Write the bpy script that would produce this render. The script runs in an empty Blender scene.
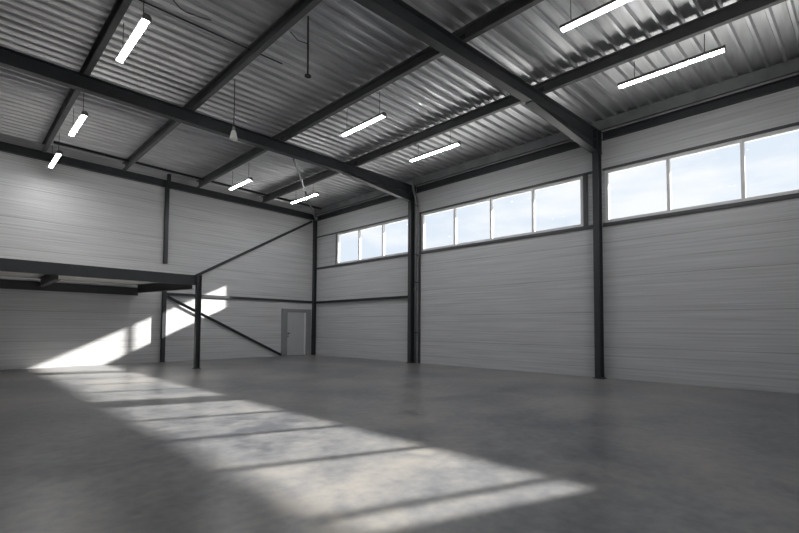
import bpy, bmesh, math, random
from mathutils import Vector, Matrix
random.seed(7)
S = bpy.context.scene
COL = S.collection

# ------------------------------------------------------------------ materials
def mat(name, color, rough=0.5, metal=0.0, var=0.0, scale=4.0, bump=0.0, stretch=(1, 1, 1), spec=0.5):
    m = bpy.data.materials.new(name); m.use_nodes = True
    nt = m.node_tree; b = nt.nodes['Principled BSDF']
    b.inputs['Roughness'].default_value = rough
    b.inputs['Metallic'].default_value = metal
    b.inputs['Specular IOR Level'].default_value = spec
    tc = nt.nodes.new('ShaderNodeTexCoord'); mp = nt.nodes.new('ShaderNodeMapping')
    mp.inputs['Scale'].default_value = stretch
    nt.links.new(tc.outputs['Object'], mp.inputs['Vector'])
    n = nt.nodes.new('ShaderNodeTexNoise'); n.inputs['Scale'].default_value = scale; n.inputs['Detail'].default_value = 5
    nt.links.new(mp.outputs['Vector'], n.inputs['Vector'])
    r = nt.nodes.new('ShaderNodeValToRGB')
    c0 = [max(0, c * (1 - var)) for c in color]; c1 = [min(1, c * (1 + var)) for c in color]
    r.color_ramp.elements[0].position = 0.3; r.color_ramp.elements[1].position = 0.7
    r.color_ramp.elements[0].color = (*c0, 1); r.color_ramp.elements[1].color = (*c1, 1)
    nt.links.new(n.outputs['Fac'], r.inputs['Fac'])
    nt.links.new(r.outputs['Color'], b.inputs['Base Color'])
    if bump:
        bp = nt.nodes.new('ShaderNodeBump'); bp.inputs['Strength'].default_value = bump; bp.inputs['Distance'].default_value = 0.01
        nt.links.new(n.outputs['Fac'], bp.inputs['Height']); nt.links.new(bp.outputs['Normal'], b.inputs['Normal'])
    return m

STEEL = mat('painted_dark_steel', (0.039, 0.043, 0.048), 0.45, 0.0, 0.12, 3.0)
PURLIN = mat('painted_grey_purlin_steel', (0.105, 0.109, 0.112), 0.5, 0.0, 0.2, 2.0)
GALV = mat('galvanised_channel', (0.24, 0.25, 0.255), 0.45, 0.5, 0.15, 3.0)
PIPE = mat('grey_pipe_paint', (0.20, 0.205, 0.215), 0.4, 0.0, 0.08, 3.0)
ALU = mat('pale_window_frame', (0.74, 0.75, 0.76), 0.4, 0.0, 0.03, 3.0)
LEAF = mat('pale_door_paint', (0.50, 0.51, 0.52), 0.45, 0.0, 0.03, 2.0)
DFRAME = mat('grey_door_frame_paint', (0.27, 0.275, 0.28), 0.45, 0.0, 0.06, 2.0)
BLACK = mat('black_plastic', (0.02, 0.02, 0.02), 0.4)
CABLE = mat('dark_cable', (0.03, 0.03, 0.03), 0.6)
HOUSING = mat('lamp_housing_grey', (0.16, 0.16, 0.155), 0.5, 0.2, 0.1, 4.0)
WHITEPL = mat('white_plastic', (0.62, 0.62, 0.60), 0.35)
PLY = mat('pale_deck_boards', (0.88, 0.85, 0.80), 0.6, 0.0, 0.08, 1.2, 0.0, (0.3, 4, 1))
TRIM = mat('dark_rail_paint', (0.075, 0.078, 0.085), 0.5, 0.0, 0.1, 3.0)

YARD = mat('pale_bounce_yard', (0.80, 0.79, 0.77), 0.8, 0, 0.1, 1.0)

def deck_mat():
    m = mat('galvanised_roof_deck', (0.62, 0.63, 0.645), 0.34, 0.75, 0.18, 2.2, 0.12, (0.35, 3.0, 3.0))
    return m
DECK = deck_mat()

def lamp_mat(strength):
    m = bpy.data.materials.new('lit_diffuser'); m.use_nodes = True
    nt = m.node_tree; nt.nodes.clear()
    o = nt.nodes.new('ShaderNodeOutputMaterial'); e = nt.nodes.new('ShaderNodeEmission')
    e.inputs['Color'].default_value = (0.99, 0.985, 0.98, 1); e.inputs['Strength'].default_value = strength
    nt.links.new(e.outputs[0], o.inputs[0]); return m
LAMP = lamp_mat(44.0)

def glass_mat():
    m = bpy.data.materials.new('window_glass'); m.use_nodes = True
    nt = m.node_tree; nt.nodes.clear()
    o = nt.nodes.new('ShaderNodeOutputMaterial'); t = nt.nodes.new('ShaderNodeBsdfTransparent'); g = nt.nodes.new('ShaderNodeBsdfGlossy')
    t.inputs['Color'].default_value = (0.97, 0.985, 0.99, 1); g.inputs['Roughness'].default_value = 0.02
    f = nt.nodes.new('ShaderNodeFresnel'); f.inputs['IOR'].default_value = 1.05
    x = nt.nodes.new('ShaderNodeMixShader')
    nt.links.new(f.outputs[0], x.inputs[0]); nt.links.new(t.outputs[0], x.inputs[1]); nt.links.new(g.outputs[0], x.inputs[2])
    nt.links.new(x.outputs[0], o.inputs[0]); return m
GLASS = glass_mat()

def panel_mat(name, base, along):
    """horizontally ribbed sandwich wall panels: fine micro-ribs, panel joints and long streaks"""
    m = bpy.data.materials.new(name); m.use_nodes = True
    nt = m.node_tree; b = nt.nodes['Principled BSDF']; L = nt.links
    b.inputs['Roughness'].default_value = 0.42
    tc = nt.nodes.new('ShaderNodeTexCoord'); sx = nt.nodes.new('ShaderNodeSeparateXYZ'); L.new(tc.outputs['Object'], sx.inputs[0])
    def M(op, a, bb=None, c=None):
        n = nt.nodes.new('ShaderNodeMath'); n.operation = op
        for i, v in enumerate((a, bb, c)):
            if v is None: continue
            if isinstance(v, (int, float)): n.inputs[i].default_value = v
            else: L.new(v, n.inputs[i])
        return n.outputs[0]
    z = sx.outputs['Z']
    mp = nt.nodes.new('ShaderNodeMapping'); mp.inputs['Scale'].default_value = (0.10, 1, 6.0) if along == 'x' else (1, 0.10, 6.0)
    L.new(tc.outputs['Object'], mp.inputs[0])
    n1 = nt.nodes.new('ShaderNodeTexNoise'); n1.inputs['Scale'].default_value = 3.2; n1.inputs['Detail'].default_value = 4; L.new(mp.outputs[0], n1.inputs['Vector'])
    mp2 = nt.nodes.new('ShaderNodeMapping'); mp2.inputs['Scale'].default_value = (0.35, 1, 14.0) if along == 'x' else (1, 0.35, 14.0)
    L.new(tc.outputs['Object'], mp2.inputs[0])
    n2 = nt.nodes.new('ShaderNodeTexNoise'); n2.inputs['Scale'].default_value = 1.6; n2.inputs['Detail'].default_value = 3; L.new(mp2.outputs[0], n2.inputs['Vector'])
    # micro ribs every 0.1 m, a joint every 0.5 m
    fr = M('FRACT', M('MULTIPLY', z, 10.0)); rib = M('LESS_THAN', fr, 0.22)
    fj = M('FRACT', M('ADD', M('MULTIPLY', z, 1.0), 0.13)); joint = M('LESS_THAN', fj, 0.022)
    h = M('ADD', M('MULTIPLY', rib, -0.5), M('MULTIPLY', joint, -1.0))
    h2 = M('ADD', h, M('MULTIPLY', n2.outputs['Fac'], 1.6))
    bp = nt.nodes.new('ShaderNodeBump'); bp.inputs['Strength'].default_value = 0.30; bp.inputs['Distance'].default_value = 0.012
    L.new(h2, bp.inputs['Height']); L.new(bp.outputs['Normal'], b.inputs['Normal'])
    # colour
    s = M('ADD', M('MULTIPLY', M('SUBTRACT', n1.outputs['Fac'], 0.5), 0.42), 1.0)
    s = M('ADD', s, M('MULTIPLY', M('SUBTRACT', n2.outputs['Fac'], 0.5), 0.42))
    fl = M('LESS_THAN', M('FRACT', M('ADD', M('MULTIPLY', z, 3.0), M('MULTIPLY', n1.outputs['Fac'], 0.25))), 0.06)
    s = M('SUBTRACT', s, M('MULTIPLY', fl, M('MULTIPLY', n1.outputs['Fac'], 0.30))); s = M('SUBTRACT', s, M('MULTIPLY', rib, 0.06)); s = M('SUBTRACT', s, M('MULTIPLY', joint, 0.30))
    vm = nt.nodes.new('ShaderNodeVectorMath'); vm.operation = 'SCALE'; vm.inputs[0].default_value = base
    L.new(s, vm.inputs['Scale']); L.new(vm.outputs[0], b.inputs['Base Color'])
    return m
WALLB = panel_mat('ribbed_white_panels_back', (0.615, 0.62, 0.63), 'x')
WALLW = panel_mat('ribbed_white_panels_backlit', (0.57, 0.578, 0.594), 'y')  # same white panels as the back wall, colour darkened for the back-lit side

def floor_mat():
    m = bpy.data.materials.new('polished_concrete'); m.use_nodes = True
    nt = m.node_tree; b = nt.nodes['Principled BSDF']; L = nt.links
    tc = nt.nodes.new('ShaderNodeTexCoord')
    def noise(sc, det, ro=0.55, dist=0.0):
        n = nt.nodes.new('ShaderNodeTexNoise'); n.inputs['Scale'].default_value = sc; n.inputs['Detail'].default_value = det
        n.inputs['Roughness'].default_value = ro; n.inputs['Distortion'].default_value = dist
        L.new(tc.outputs['Object'], n.inputs['Vector']); return n.outputs['Fac']
    a, c, d = noise(0.42, 5, 0.6, 0.3), noise(1.6, 6, 0.6, 0.3), noise(8, 4, 0.6)
    def M(op, p, q):
        n = nt.nodes.new('ShaderNodeMath'); n.operation = op
        for i, v in enumerate((p, q)):
            if isinstance(v, (int, float)): n.inputs[i].default_value = v
            else: L.new(v, n.inputs[i])
        return n.outputs[0]
    v = M('ADD', M('ADD', M('MULTIPLY', a, 0.46), M('MULTIPLY', c, 0.34)), M('MULTIPLY', d, 0.20))
    r = nt.nodes.new('ShaderNodeValToRGB'); e = r.color_ramp.elements
    e[0].position = 0.40; e[0].color = (0.088, 0.094, 0.108, 1)
    e[1].position = 0.60; e[1].color = (0.300, 0.284, 0.266, 1)
    k = r.color_ramp.elements.new(0.5); k.color = (0.190, 0.192, 0.200, 1)
    L.new(v, r.inputs['Fac']); L.new(r.outputs['Color'], b.inputs['Base Color'])
    rr = nt.nodes.new('ShaderNodeMapRange'); rr.inputs['From Min'].default_value = 0.35; rr.inputs['From Max'].default_value = 0.65
    rr.inputs['To Min'].default_value = 0.28; rr.inputs['To Max'].default_value = 0.36
    L.new(c, rr.inputs['Value']); L.new(rr.outputs[0], b.inputs['Roughness'])
    b.inputs['Specular IOR Level'].default_value = 0.75
    return m
FLOOR = floor_mat()

# ------------------------------------------------------------------ mesh helpers
def bx(bm, x0, x1, y0, y1, z0, z1):
    v = [bm.verts.new((x, y, z)) for x in (x0, x1) for y in (y0, y1) for z in (z0, z1)]
    for f in ((0, 1, 3, 2), (4, 6, 7, 5), (0, 4, 5, 1), (2, 3, 7, 6), (0, 2, 6, 4), (1, 5, 7, 3)):
        bm.faces.new([v[i] for i in f])

def sweep(bm, profile, p0, p1, up=(0, 0, 1)):
    """closed 2-D profile [(side, up)] carried from p0 to p1"""
    p0, p1 = Vector(p0), Vector(p1); t = (p1 - p0).normalized(); up = Vector(up)
    s = t.cross(up).normalized(); u = s.cross(t).normalized()
    a = [bm.verts.new(p0 + s * x + u * y) for x, y in profile]
    b = [bm.verts.new(p1 + s * x + u * y) for x, y in profile]
    n = len(profile)
    for i in range(n): bm.faces.new((a[i], a[(i + 1) % n], b[(i + 1) % n], b[i]))
    bm.faces.new(a[::-1]); bm.faces.new(b)

def hprof(w, d, tf, tw):
    a, b, c, e = w / 2, d / 2, tw / 2, d / 2 - tf
    return [(-a, -b), (a, -b), (a, -e), (c, -e), (c, e), (a, e), (a, b), (-a, b), (-a, e), (-c, e), (-c, -e), (-a, -e)]

def cprof(w, h, t, lip=0.0, flip=1):
    p = [(0, 0), (w, 0), (w, t + lip), (w - t, t + lip), (w - t, t), (t, t), (t, h - t), (w - t, h - t), (w - t, h - t - lip), (w, h - t - lip), (w, h), (0, h)]
    if lip == 0: p = [(0, 0), (w, 0), (w, t), (t, t), (t, h - t), (w, h - t), (w, h), (0, h)]
    return [(flip * x, y) for x, y in p]

def tube(bm, pts, r, n=10):
    pts = [Vector(p) for p in pts]; rings = []
    for i, p in enumerate(pts):
        t = (pts[min(i + 1, len(pts) - 1)] - pts[max(i - 1, 0)]).normalized()
        ref = Vector((0, 0, 1)) if abs(t.z) < 0.9 else Vector((1, 0, 0))
        s = t.cross(ref).normalized(); u = s.cross(t)
        rings.append([bm.verts.new(p + (s * math.cos(2 * math.pi * k / n) + u * math.sin(2 * math.pi * k / n)) * r) for k in range(n)])
    for a, b in zip(rings, rings[1:]):
        for k in range(n): bm.faces.new((a[k], a[(k + 1) % n], b[(k + 1) % n], b[k]))
    bm.faces.new(rings[0][::-1]); bm.faces.new(rings[-1])

def lathe(bm, prof, n=20, at=(0, 0, 0)):
    at = Vector(at); rings = []
    for r, z in prof: rings.append([bm.verts.new(at + Vector((r * math.cos(2 * math.pi * k / n), r * math.sin(2 * math.pi * k / n), z))) for k in range(n)])
    for a, b in zip(rings, rings[1:]):
        for k in range(n): bm.faces.new((a[k], a[(k + 1) % n], b[(k + 1) % n], b[k]))
    bm.faces.new(rings[0][::-1]); bm.faces.new(rings[-1])

def B(fn=None):
    bm = bmesh.new()
    if fn: fn(bm)
    return bm

def obj(name, bm, m, parent=None, loc=None, bevel=0.0, smooth=False):
    bmesh.ops.recalc_face_normals(bm, faces=bm.faces[:])
    me = bpy.data.meshes.new(name); bm.to_mesh(me); bm.free(); me.materials.append(m)
    if smooth:
        for p in me.polygons: p.use_smooth = True
    o = bpy.data.objects.new(name, me); COL.objects.link(o)
    if parent: o.parent = parent
    if loc: o.location = loc
    if bevel:
        b = o.modifiers.new('bevel', 'BEVEL'); b.width = bevel; b.segments = 2; b.limit_method = 'ANGLE'
    return o

def tag(o, label, cat, group=None, kind='thing'):
    o['label'] = label; o['category'] = cat; o['kind'] = kind
    if group: o['group'] = group
    return o

def thing(name, label, cat, loc=(0, 0, 0), group=None, kind='thing'):
    o = bpy.data.objects.new(name, None); COL.objects.link(o); o.location = loc; o.empty_display_size = 0.2
    return tag(o, label, cat, group, kind)

def struct(name, bm, m, label=None, cat=None, parent=None, **k):
    o = obj(name, bm, m, parent, **k)
    if not parent:
        o['kind'] = 'structure'
        if label: o['label'] = label; o['category'] = cat
    return o

# ------------------------------------------------------------------ the hall: corner at the origin, back wall y = 0, window wall x = 0
XL, YR = -22.0, -26.0
C2, C1 = -6.92, -14.12
ZP = 7.15            # rafter top / purlin bottom
ZD = 7.43            # purlin top / underside of the deck ribs
WT = 0.18

struct('floor', B(lambda b: bx(b, XL - .2, WT, YR - .2, .2, -0.2, 0)), FLOOR, 'mottled polished grey concrete floor with a band of sunlight', 'floor')
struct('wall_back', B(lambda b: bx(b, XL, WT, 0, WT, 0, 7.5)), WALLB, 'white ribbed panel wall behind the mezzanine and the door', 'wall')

# window bays: (y near corner, y far, number of panes)
ZS, ZH = 4.45, 5.98
WIN = [(-1.85, -6.66, 3), (-7.30, -13.66, 4), (-14.28, -20.95, 5)]
def wall_window(b):
    bx(b, 0, WT, YR, 0, 0, ZS); bx(b, 0, WT, YR, 0, ZH, 7.5)
    ys = [0]
    for y0, y1, n in WIN: ys += [y0, y1]
    ys.append(YR)
    for i in range(0, len(ys), 2): bx(b, 0, WT, ys[i + 1], ys[i], ZS, ZH)
struct('wall_window', B(wall_window), WALLW, 'white ribbed panel wall, toned darker as back-lit, carrying the row of high windows', 'wall')

def open_wall(b):      # far left of the hall, outside the picture
    bx(b, XL - WT, XL, YR, 0, 0, 7.5)
struct('wall_left', B(open_wall), WALLB, 'white panel wall beyond the left edge of the view', 'wall')
def rear(b):  # rear wall; its opening is added to bring daylight into the hall
    bx(b, XL, -12, YR - WT, YR, 0, 7.5); bx(b, -5.5, WT, YR - WT, YR, 0, 7.5); bx(b, -12, -5.5, YR - WT, YR, 4.4, 7.5)
struct('ground', B(lambda b: (bx(b, .3, 60, -70, 40, -.4, -.15), bx(b, XL - 10, .3, -70, YR - .3, -.4, -.15))), YARD, 'unseen pale yard added to bounce sunlight in through the windows and rear opening', 'ground')  # added outside ground, kept pale to bounce light up to the deck
# unseen canopy added outside the windows to narrow the sun band indoors
struct('trim_40', B(lambda b: bx(b, WT, 2.40, YR, .2, 6.70, 6.84)), STEEL, 'unseen canopy added outside the window wall to block high sun', 'canopy')
struct('wall_rear', B(rear), WALLB, 'white panel wall behind the viewer, with an opening added to let in daylight', 'wall')

# --- roof deck: trapezoid sheet, narrow ribs down every 0.3 m, ribs slightly skewed as they near the viewer
def deck(b):
    prof = []                                   # (dy, z)
    pitch = 0.30
    y = 0.3
    zt = ZD + 0.075
    lines = []
    while y > -31:
        for dy, z in ((0, zt), (-0.195, zt), (-0.222, ZD), (-0.273, ZD)): lines.append((y + dy, z))
        y -= pitch
    def ang(y0): return 0.0 if y0 > 0 else min(0.085, -y0 * 0.006)
    xs = [WT, -4, -8, -12, -16, XL - .1]
    rows = []
    for y0, z in lines: rows.append([b.verts.new((x, y0 + (-x) * math.tan(ang(y0)) if x < 0 else y0, z)) for x in xs])
    for r, q in zip(rows, rows[1:]):
        for i in range(len(xs) - 1): b.faces.new((r[i], r[i + 1], q[i + 1], q[i]))
    zz = [b.verts.new(p) for p in ((WT, .5, zt + .06), (XL - .1, .5, zt + .06), (XL - .1, -31, zt + .06), (WT, -31, zt + .06))]
    b.faces.new(zz)
struct('ceiling', B(deck), DECK, 'galvanised trapezoid steel roof deck seen from below', 'ceiling')

# ------------------------------------------------------------------ windows
wn = ['three pane high window nearest the hall corner', 'four pane high window between the two tall wall columns', 'high window running out of the picture beside the nearest column']
for i, (y0, y1, n) in enumerate(WIN):
    w = thing('window_%d' % (i + 1), wn[i], 'window', (0, (y0 + y1) / 2, ZS), kind='structure')
    oy, oz = (y0 + y1) / 2, ZS
    h = ZH - ZS; hw = (y0 - y1) / 2; fw = 0.085; fx0, fx1 = 0.01, 0.13
    def fr(b):
        bx(b, fx0, fx1, -hw, hw, 0, fw); bx(b, fx0, fx1, -hw, hw, h - fw, h)
        bx(b, fx0, fx1, -hw, -hw + fw, fw, h - fw); bx(b, fx0, fx1, hw - fw, hw, fw, h - fw)
    obj('window_frame', B(fr), ALU, w, bevel=0.006)
    step = 1.539 if i == 2 else (2 * hw - fw) / n
    for k in range(n):
        ya = hw - fw / 2 - k * step
        if k: obj('mullion', B(lambda b: bx(b, fx0, fx1, ya - .04, ya + .04, fw, h - fw)), ALU, w, bevel=0.006)
        pa, pb = max(ya - step, -hw + fw / 2) + .035, ya - .035
        obj('pane', B(lambda b: bx(b, .066, .074, pa, pb, fw - .008, h - fw + .008)), GLASS, w)

# dark rails over and under the window bands, dark jamb strips, one shade strip
tn = 0
def rail(y0, y1, z0, z1, lab, d=0.055):
    global tn; tn += 1
    struct('trim_%d' % tn, B(lambda b: bx(b, -d, 0.008, y1, y0, z0, z1)), TRIM, lab, 'trim', bevel=0.004)
bays = [(-0.13, C2 + .11), (C2 - .30, C1 + .11), (C1 - .11, -22.3)]
bl = ['in the corner bay', 'in the middle bay', 'in the bay at the right edge']
for (a, c), s in zip(bays, bl):
    rail(a, c, ZS - .10, ZS - .005, 'dark sill rail under the high window ' + s)
    rail(a, c, ZH + .005, ZH + .06, 'thin dark head rail over the high window ' + s)
rail(-7.17, -7.27, 0.0, ZS - .11, 'dark upright strip standing in for the shadow behind the downpipe', .03)  # dark strip takes the place of shade on the wall by the pipe
rail(-7.215, -7.295, ZS, ZH, 'dark jamb strip at the left end of the middle window', .03)
rail(-13.67, -13.80, ZS, ZH, 'dark jamb strip at the right end of the middle window', .03)
rail(-1.80, -1.845, ZS, ZH, 'dark jamb strip at the left end of the corner window', .03)

# ------------------------------------------------------------------ steel frame
def column(y, lab, top):
    t = thing('steel_column', lab, 'column', (-0.155, y, 0), 'wall columns')
    obj('shaft', B(lambda b: sweep(b, hprof(.16, .29, .016, .012), (0, 0, .02), (0, 0, top), (1, 0, 0))), STEEL, t)
    obj('base_plate', B(lambda b: bx(b, -.15, .145, -.14, .14, 0, .02)), STEEL, t)
    obj('cap_plate', B(lambda b: bx(b, -.148, .145, -.11, .11, top, top + .018)), STEEL, t)
    return t
column(C2, 'tall dark steel wall column with a grey downpipe beside it', 6.485)
column(C1, 'nearest tall dark steel column, between the two widest windows', 6.485)
t = thing('steel_column', 'slim dark steel column standing in the corner where the white walls meet', 'column', (0, 0, 0), 'wall columns')
obj('shaft', B(lambda b: sweep(b, hprof(.20, .12, .014, .012), (-.068, -.125, .02), (-.068, -.125, 6.9), (1, 0, 0))), STEEL, t)
obj('base_plate', B(lambda b: bx(b, -.14, -.004, -.24, -.01, 0, .02)), STEEL, t)

def rafter(y0, skew, lab):
    t = thing('roof_rafter', lab, 'beam', (0, y0, 0), 'main roof rafters')
    t.rotation_euler = (0, 0, -math.atan(skew))
    w, d = .20, .34
    zt, zb = ZP - .002, ZP - d
    obj('section', B(lambda b: sweep(b, hprof(w, d, .018, .012), (-.342, 0, (zt + zb) / 2), (XL + 1.0, 0, (zt + zb) / 2))), STEEL, t)
    def haunch(b):      # tapered web with its own sloping flange
        x0, x1 = -.342, -3.6
        za, zc = zb - .30, zb - .006
        sec = [(-.006, .006)]
        v = [b.verts.new(p) for p in ((x0, -.006, zb), (x1, -.006, zb), (x0, -.006, za), (x0, .006, zb), (x1, .006, zb), (x0, .006, za))]
        for f in ((0, 1, 2), (3, 5, 4), (0, 3, 4, 1), (1, 4, 5, 2), (2, 5, 3, 0)): b.faces.new([v[i] for i in f])
        sweep(b, [(-w / 2, -.018), (w / 2, -.018), (w / 2, 0), (-w / 2, 0)], (x0, 0, za), (x1, 0, zc))
    obj('haunch', B(haunch), STEEL, t)
    def knee(b):
        bx(b, -.335, -.02, -.006, .006, zb - .285, zt - .02); bx(b, -.335, -.02, -w / 2, w / 2, zt - .02, zt); bx(b, -.335, -.02, -w / 2, w / 2, zb - .302, zb - .285)
        bx(b, -.341, -.325, -w / 2, w / 2, zb - .302, zt); bx(b, -.03, -.018, -w / 2, w / 2, zb - .302, zt)
    obj('knee_plate', B(knee), STEEL, t)
    return t
x_e = -.338
rafter(C2, .038, 'long dark roof rafter running from the downpipe column across the whole hall')
rafter(C1, .105, 'nearest dark roof rafter, springing from the column between the widest windows')
tag(obj('gable_beam', B(lambda b: sweep(b, hprof(.16, .27, .014, .01), (-.02, -.085, 7.055), (XL + .1, -.085, 7.055))), STEEL),
    'dark steel beam along the top of the back wall', 'beam')
for ya, yb, l in ((-.26, C2 + .13, 'in the corner bay'), (C2 - .13, C1 + .13, 'above the middle window'), (C1 - .13, YR + .1, 'at the right edge')):
    tag(obj('eave_beam', B(lambda b: sweep(b, cprof(.11, .22, .012), (-.012, ya, 6.86), (-.012, yb, 6.86))), STEEL),
        'dark steel eave beam along the top of the window wall ' + l, 'beam', 'eave beams')
tag(obj('eave_purlin', B(lambda b: sweep(b, cprof(.075, .30, .006, .012, -1), (-.15, -.19, 7.152), (-.15, YR + .1, 7.152))), GALV),
    'pale grey channel under the roof edge above the window wall', 'beam')

PX = [-3.0, -5.9, -8.56, -10.86]
plab = ['roof purlin nearest the window wall, with two hanging lamps and a slotted light gap', 'second purlin from the window wall, between the two lamp rows nearest the windows',
        'third purlin from the window wall, carrying the pendant cone and the hanging rod', 'purlin farthest from the windows, above the row of lamps at the left']
for x, l in zip(PX, plab):
    t = thing('roof_purlin', l, 'beam', (x, 0, ZP), 'roof purlins')
    obj('section', B(lambda b: sweep(b, cprof(.11, .279, .012, .02), (-.05, -.19, 0.001), (-.05, YR + .1, 0.001))), PURLIN, t)
    for yc, sk in ((C2, .038), (C1, .105)):
        yy = yc - x * sk
        obj('cleat', B(lambda b: bx(b, -.066, -.052, yy - .08, yy + .08, .004, .20)), STEEL, t)

for xa, xb, l in ((-10.79, -8.64, 'between the two purlins at the left'), (-8.48, -5.98, 'above the upper wall post'), (-5.82, -3.08, 'behind the small lamp before the back wall'), (-2.92, -.17, 'close to the hall corner')):
    tag(obj('deck_edge_angle', B(lambda b: sweep(b, [(-.05, 0), (.05, 0), (.05, .008), (-.042, .008), (-.042, .09), (-.05, .09)], (xa, -.80, 7.335), (xb, -.80, 7.335))), STEEL),
        'thin dark steel angle under the roof deck ' + l, 'angle', 'roof edge angles')

# back-wall posts, girts and braces
t = thing('wind_post', 'upper dark post on the back wall, ending just above the mezzanine', 'post', (-7.12, 0, 3.9), 'back wall posts')
obj('shaft', B(lambda b: sweep(b, hprof(.13, .14, .01, .008), (0, -.075, 0), (0, -.075, 3.02), (0, 1, 0))), STEEL, t)
obj('end_plate', B(lambda b: bx(b, -.07, .07, -.148, -.003, -.012, 0)), STEEL, t)
# posts in front of the gable beam need a notch: the upper run is carried on a second short piece
obj('head_piece', B(lambda b: bx(b, -.055, .055, -.30, -.168, 2.95, 3.52)), STEEL, t)
t = thing('wind_post', 'lower dark post on the back wall, standing under the mezzanine beam', 'post', (-7.12, 0, 0), 'back wall posts')
obj('shaft', B(lambda b: sweep(b, hprof(.13, .14, .01, .008), (0, -.075, .015), (0, -.075, 2.95), (0, 1, 0))), STEEL, t)
obj('base_plate', B(lambda b: bx(b, -.09, .09, -.16, -.002, 0, .015)), STEEL, t)

def girt(p0, p1, lab, flip=1):
    return tag(obj('wall_girt', B(lambda b: sweep(b, cprof(.06, .11, .006, 0, flip), p0, p1)), STEEL), lab, 'rail', 'wall girts')
girt((-7.04, -.066, 2.63), (-.15, -.066, 2.63), 'dark horizontal rail on the back wall above the door', -1)
girt((-.066, -.25, 2.60), (-.066, C2 + .12, 2.60), 'dark horizontal rail on the window wall below the corner window', 1)

def brace(p0, p1, lab, w=.07):
    return tag(obj('diagonal_brace', B(lambda b: sweep(b, [(-.004, -w / 2), (.004, -w / 2), (.004, w / 2 - .008), (.05, w / 2 - .008), (.05, w / 2), (-.004, w / 2)], p0, p1)), STEEL), lab, 'brace', 'diagonal braces')
brace((-.22, -.075, 6.84), (-7.03, -.075, 2.86), 'dark diagonal brace rising from the lower post to the hall corner', .11)
brace((-7.03, -.075, 2.58), (-1.90, -.075, .06), 'dark diagonal brace falling from the lower post to the floor by the door', .11)
rb = tag(obj('roof_brace', B(lambda b: tube(b, [(-.10, -.20, 6.93), (-5.5, C2 + .30, 6.78)], .035, 12)), GALV), 'thin grey tie rod under the roof from the corner to the long rafter', 'brace')

# downpipe beside the column
t = thing('downpipe', 'grey round downpipe beside the middle wall column', 'pipe', (-.14, -7.115, 0))
obj('pipe', B(lambda b: tube(b, [(0, 0, .01), (0, 0, 6.5), (-.02, -.005, 6.62), (-.15, -.02, 6.85), (-.18, -.02, 6.95), (-.18, -.02, 7.42)], .05, 16)), PIPE, t, smooth=True)
for z in (1.2, 3.2, 4.3, 6.3):
    obj('bracket', B(lambda b: (lathe(b, [(.051, z), (.06, z), (.06, z + .04), (.051, z + .04)], 16), bx(b, .05, .138, -.015, .015, z, z + .04))), STEEL, t)
obj('collar', B(lambda b: lathe(b, [(.052, 2.9), (.066, 2.9), (.066, 3.0), (.052, 3.0)], 16)), PIPE, t)

# ------------------------------------------------------------------ door
d = thing('door_1', 'pale grey steel door with a darker frame in the back wall by the corner', 'door', (-1.03, 0, 0), kind='structure')
def dfr(b):
    bx(b, -.83, -.53, -.07, 0.004, 0, 2.29); bx(b, .53, .83, -.07, .004, 0, 2.29); bx(b, -.53, .53, -.07, .004, 2.13, 2.29)
obj('door_frame', B(dfr), DFRAME, d, bevel=.008)
obj('door_stop', B(lambda b: (bx(b, .44, .528, -.055, .003, .02, 2.125),)), ALU, d, bevel=.004)
lf = obj('door_leaf', B(lambda b: bx(b, -.525, .435, -.045, .003, .012, 2.122)), LEAF, d, bevel=.005)
def hnd(b):
    bx(b, -.495, -.465, -.058, -.045, 1.00, 1.14); tube(b, [(-.48, -.055, 1.10), (-.48, -.095, 1.10), (-.47, -.105, 1.10), (-.36, -.105, 1.10)], .011, 10)
obj('handle', B(hnd), BLACK, lf)
obj('lock', B(lambda b: bx(b, -.497, -.463, -.056, -.045, .90, .965)), BLACK, lf)
obj('threshold', B(lambda b: bx(b, -.53, .53, -.06, .003, 0, .010)), STEEL, d)

# ------------------------------------------------------------------ mezzanine
mz = thing('mezzanine', 'low dark steel mezzanine platform with one column in view at the left', 'platform', (-7.2, -3.63, 0))
MX = -19.0 + 7.2
obj('front_beam', B(lambda b: sweep(b, cprof(.10, .33, .014, 0, 1), (.10, .06, 2.79), (MX, .06, 2.79))), STEEL, mz)
obj('side_beam', B(lambda b: sweep(b, hprof(.14, .30, .014, .01), (-.16, .12, 2.80), (-.90, 3.40, 2.80))), STEEL, mz)
obj('back_beam', B(lambda b: sweep(b, hprof(.12, .29, .014, .01), (-.86, 3.48, 2.70), (MX, 3.48, 2.70))), STEEL, mz)
for xx in (-3.72, -7.4):
    obj('cross_beam', B(lambda b: sweep(b, hprof(.14, .28, .014, .01), (xx, .08, 2.80), (xx, 3.40, 2.80))), STEEL, mz)
def board(b):       # outline follows the slanting side beam
    lo, hi = [[b.verts.new((x, y, z)) for x, y in ((MX, .12), (-.09, .12), (-.86, 3.56), (MX, 3.56))] for z in (2.955, 3.01)]
    b.faces.new(lo[::-1]); b.faces.new(hi)
    for i in range(4): b.faces.new((lo[i], lo[(i + 1) % 4], hi[(i + 1) % 4], hi[i]))
obj('deck_board', B(board), PLY, mz)
for xx in (0.0, -7.4):
    obj('column', B(lambda b: sweep(b, hprof(.15, .15, .012, .01), (xx, 0.0, .015), (xx, 0.0, 3.13 if xx == 0 else 2.78), (1, 0, 0))), STEEL, mz)
    obj('base_plate', B(lambda b: bx(b, xx - .11, xx + .11, -.11, .11, 0, .015)), STEEL, mz)

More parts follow.
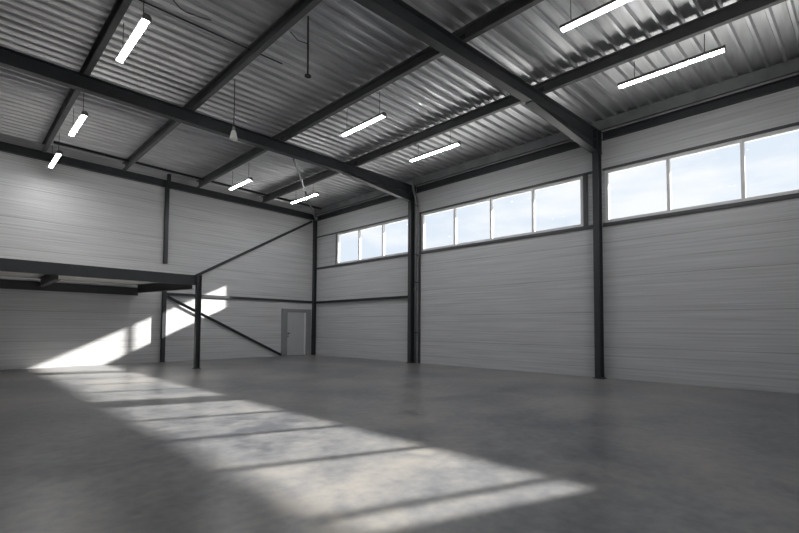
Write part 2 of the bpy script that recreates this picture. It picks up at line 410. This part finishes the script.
# ------------------------------------------------------------------ lamps
def make_lamp(label, loc, hl):
    t = thing('linear_lamp', label, 'lamp', loc, 'suspended linear lamps')
    obj('housing', B(lambda b: sweep(b, [(-.065, 0), (.065, 0), (.052, .035), (.03, .075), (-.03, .075), (-.052, .035)], (0, -hl, 0), (0, hl, 0))), HOUSING, t)
    obj('diffuser', B(lambda b: sweep(b, [(-.047, -.002), (-.047, -.016), (-.042, -.021), (.042, -.021), (.047, -.016), (.047, -.002)], (0, -hl + .012, 0), (0, hl - .012, 0))), LAMP, t)
    for s in (-1, 1):
        obj('end_cap', B(lambda b: sweep(b, [(-.067, -.03), (.067, -.03), (.067, .04), (.035, .08), (-.035, .08), (-.067, .04)], (0, s * hl, 0), (0, s * (hl + .012), 0))), HOUSING, t)
    return t
def wires(t, z, top):
    for s in (-1, 1): obj('suspension_wire', B(lambda b: tube(b, [(0, s * .62, .074), (0, s * .62 + .004, (top - z) * .5), (0, s * .62, top - z - .001)], .007, 6)), CABLE, t)
lamps = [('lit linear lamp nearest the right edge, under the purlin closest to the windows', (-3.0, -16.5, 6.70)),
         ('lit linear lamp over the middle window, nearer the window wall of its pair', (-3.0, -10.36, 6.70)),
         ('lit linear lamp nearest the hall corner, crossed by the thin tie rod', (-3.0, -3.5, 6.70)),
         ('lit linear lamp cut by the top edge of the photo, right of the nearest rafter', (-5.9, -16.3, 6.50)),
         ('lit linear lamp in the middle of the ceiling, farther from the windows of its pair', (-5.9, -10.4, 6.50)),
         ('small lit lamp hanging before the back wall, left of the one by the corner', (-5.9, -3.8, 6.50)),
         ('large lit lamp hanging at the upper left, on the near side of the long rafter', (-10.86, -9.8, 6.50)),
         ('lit lamp just behind the long rafter at the left', (-10.86, -5.1, 6.50)),
         ('leftmost and smallest lit lamp, overlapping the top of the back wall', (-10.86, -1.72, 6.50))]
protos = {}
for lab, loc in lamps:
    if loc[0] not in protos:                     # one length of lamp per row
        t = make_lamp(lab, loc, {-3.0: .93, -5.9: .78, -10.86: .82}[loc[0]]); protos[loc[0]] = (t, list(t.children))
    else:
        proto, parts = protos[loc[0]]
        t = proto.copy(); COL.objects.link(t); t.location = loc; t['label'] = lab
        for c in parts:
            k = c.copy(); COL.objects.link(k); k.parent = t
    wires(t, loc[2], ZP)

# ------------------------------------------------------------------ small hanging things
t = thing('pendant_sensor', 'small white cone hanging on a long cable before the long rafter', 'sensor', (-8.56, -8.93, 5.72))
obj('cone', B(lambda b: lathe(b, [(.085, 0), (.09, .015), (.06, .15), (.045, .20), (.02, .22)], 20)), WHITEPL, t, smooth=True)
obj('cap', B(lambda b: lathe(b, [(.028, .215), (.032, .23), (.032, .29), (.012, .31)], 16)), PIPE, t)
obj('cable', B(lambda b: tube(b, [(0, 0, .30), (.006, .004, .8), (0, 0, ZP - 5.72 - .002)], .012, 8)), CABLE, t)
t = thing('hanging_rod', 'short dark rod hanging from the third purlin with a small plate at its end', 'rod', (-8.56, -11.9, 6.0))
obj('rod', B(lambda b: tube(b, [(0, 0, .02), (0, .02, ZP - 6.0 - .002)], .018, 8)), STEEL, t)
obj('end_plate', B(lambda b: lathe(b, [(.06, 0), (.06, .02), (.03, .035)], 16)), STEEL, t)
obj('stay_wire', B(lambda b: tube(b, [(0, .01, .62), (0, .35, .85), (0, .62, ZP - 6.0 - .002)], .008, 6)), CABLE, t)
tag(obj('conduit', B(lambda b: tube(b, [(-13.4, -9.46, 7.412), (-8.62, -9.82, 7.412), (-7.9, -9.88, 7.412)], .015, 8)), CABLE), 'thin dark conduit running under the roof deck through the third purlin', 'conduit')
def loop(b):
    p = [(-10.75, -10.62, 7.425), (-10.6, -10.45, 7.41), (-10.45, -10.29, 7.38), (-10.31, -10.17, 7.36), (-10.17, -10.08, 7.35), (-10.05, -10.04, 7.36), (-9.81, -10.05, 7.39), (-9.6, -10.08, 7.425)]
    tube(b, p, .010, 6)
tag(obj('slack_cable', B(loop), CABLE), 'slack dark cable looping below the roof deck at the top left', 'cable')

# ------------------------------------------------------------------ light: sky + sun
w = bpy.data.worlds.new('sky'); S.world = w; w.use_nodes = True
nt = w.node_tree; bg = nt.nodes['Background']; L = nt.links
tc = nt.nodes.new('ShaderNodeTexCoord'); mp = nt.nodes.new('ShaderNodeMapping'); mp.inputs['Scale'].default_value = (1.2, 1.2, 4.5)
L.new(tc.outputs['Generated'], mp.inputs[0])
n = nt.nodes.new('ShaderNodeTexNoise'); n.inputs['Scale'].default_value = 3.0; n.inputs['Detail'].default_value = 6; n.inputs['Roughness'].default_value = 0.55
L.new(mp.outputs[0], n.inputs['Vector'])
r = nt.nodes.new('ShaderNodeValToRGB'); e = r.color_ramp.elements
e[0].position = 0.44; e[0].color = (0.80, 0.865, 0.965, 1); e[1].position = 0.62; e[1].color = (1.0, 1.0, 1.02, 1)
L.new(n.outputs['Fac'], r.inputs['Fac']); L.new(r.outputs['Color'], bg.inputs['Color'])
bg.inputs['Strength'].default_value = 0.53

sd = bpy.data.lights.new('sun', 'SUN'); sd.energy = 9.0; sd.angle = math.radians(0.8); sd.color = (1.0, 0.94, 0.87)
so = bpy.data.objects.new('sun', sd); COL.objects.link(so)
so.rotation_euler = Vector((-2.4, 1.0, -1.20)).to_track_quat('-Z', 'Y').to_euler()
so.location = (20, -12, 12)

# ------------------------------------------------------------------ camera
cd = bpy.data.cameras.new('camera'); co = bpy.data.objects.new('camera', cd); COL.objects.link(co); S.camera = co
pit, yaw, rol, f, sy = 0.04106014, 0.80962125, 0.00604107, 429.7497, 43.563
fwd = Vector((math.sin(yaw) * math.cos(pit), math.cos(yaw) * math.cos(pit), math.sin(pit)))
rt = Vector((math.cos(yaw), -math.sin(yaw), 0)); up = rt.cross(fwd)
r2 = rt * math.cos(rol) + up * math.sin(rol); u2 = -rt * math.sin(rol) + up * math.cos(rol)
co.matrix_world = Matrix.Translation((-12.966, -18.46, 1.4)) @ Matrix((r2, u2, -fwd)).transposed().to_4x4()
cd.sensor_fit = 'HORIZONTAL'; cd.sensor_width = 36.0; cd.lens = f / 799 * 36.0; cd.shift_y = sy / 799; cd.clip_start = 0.05; cd.clip_end = 300

vs = S.view_settings; S.display_settings.display_device = 'sRGB'
vs.view_transform = 'Standard'; vs.look = 'None'; vs.exposure = 0.95; vs.gamma = 1.0; vs.use_curve_mapping = False
S.cycles.use_denoising = True; S.cycles.max_bounces = 10; S.cycles.diffuse_bounces = 6; S.cycles.glossy_bounces = 5; S.cycles.transparent_max_bounces = 12
S.cycles.sample_clamp_indirect = 4.0; S.cycles.blur_glossy = 1.5
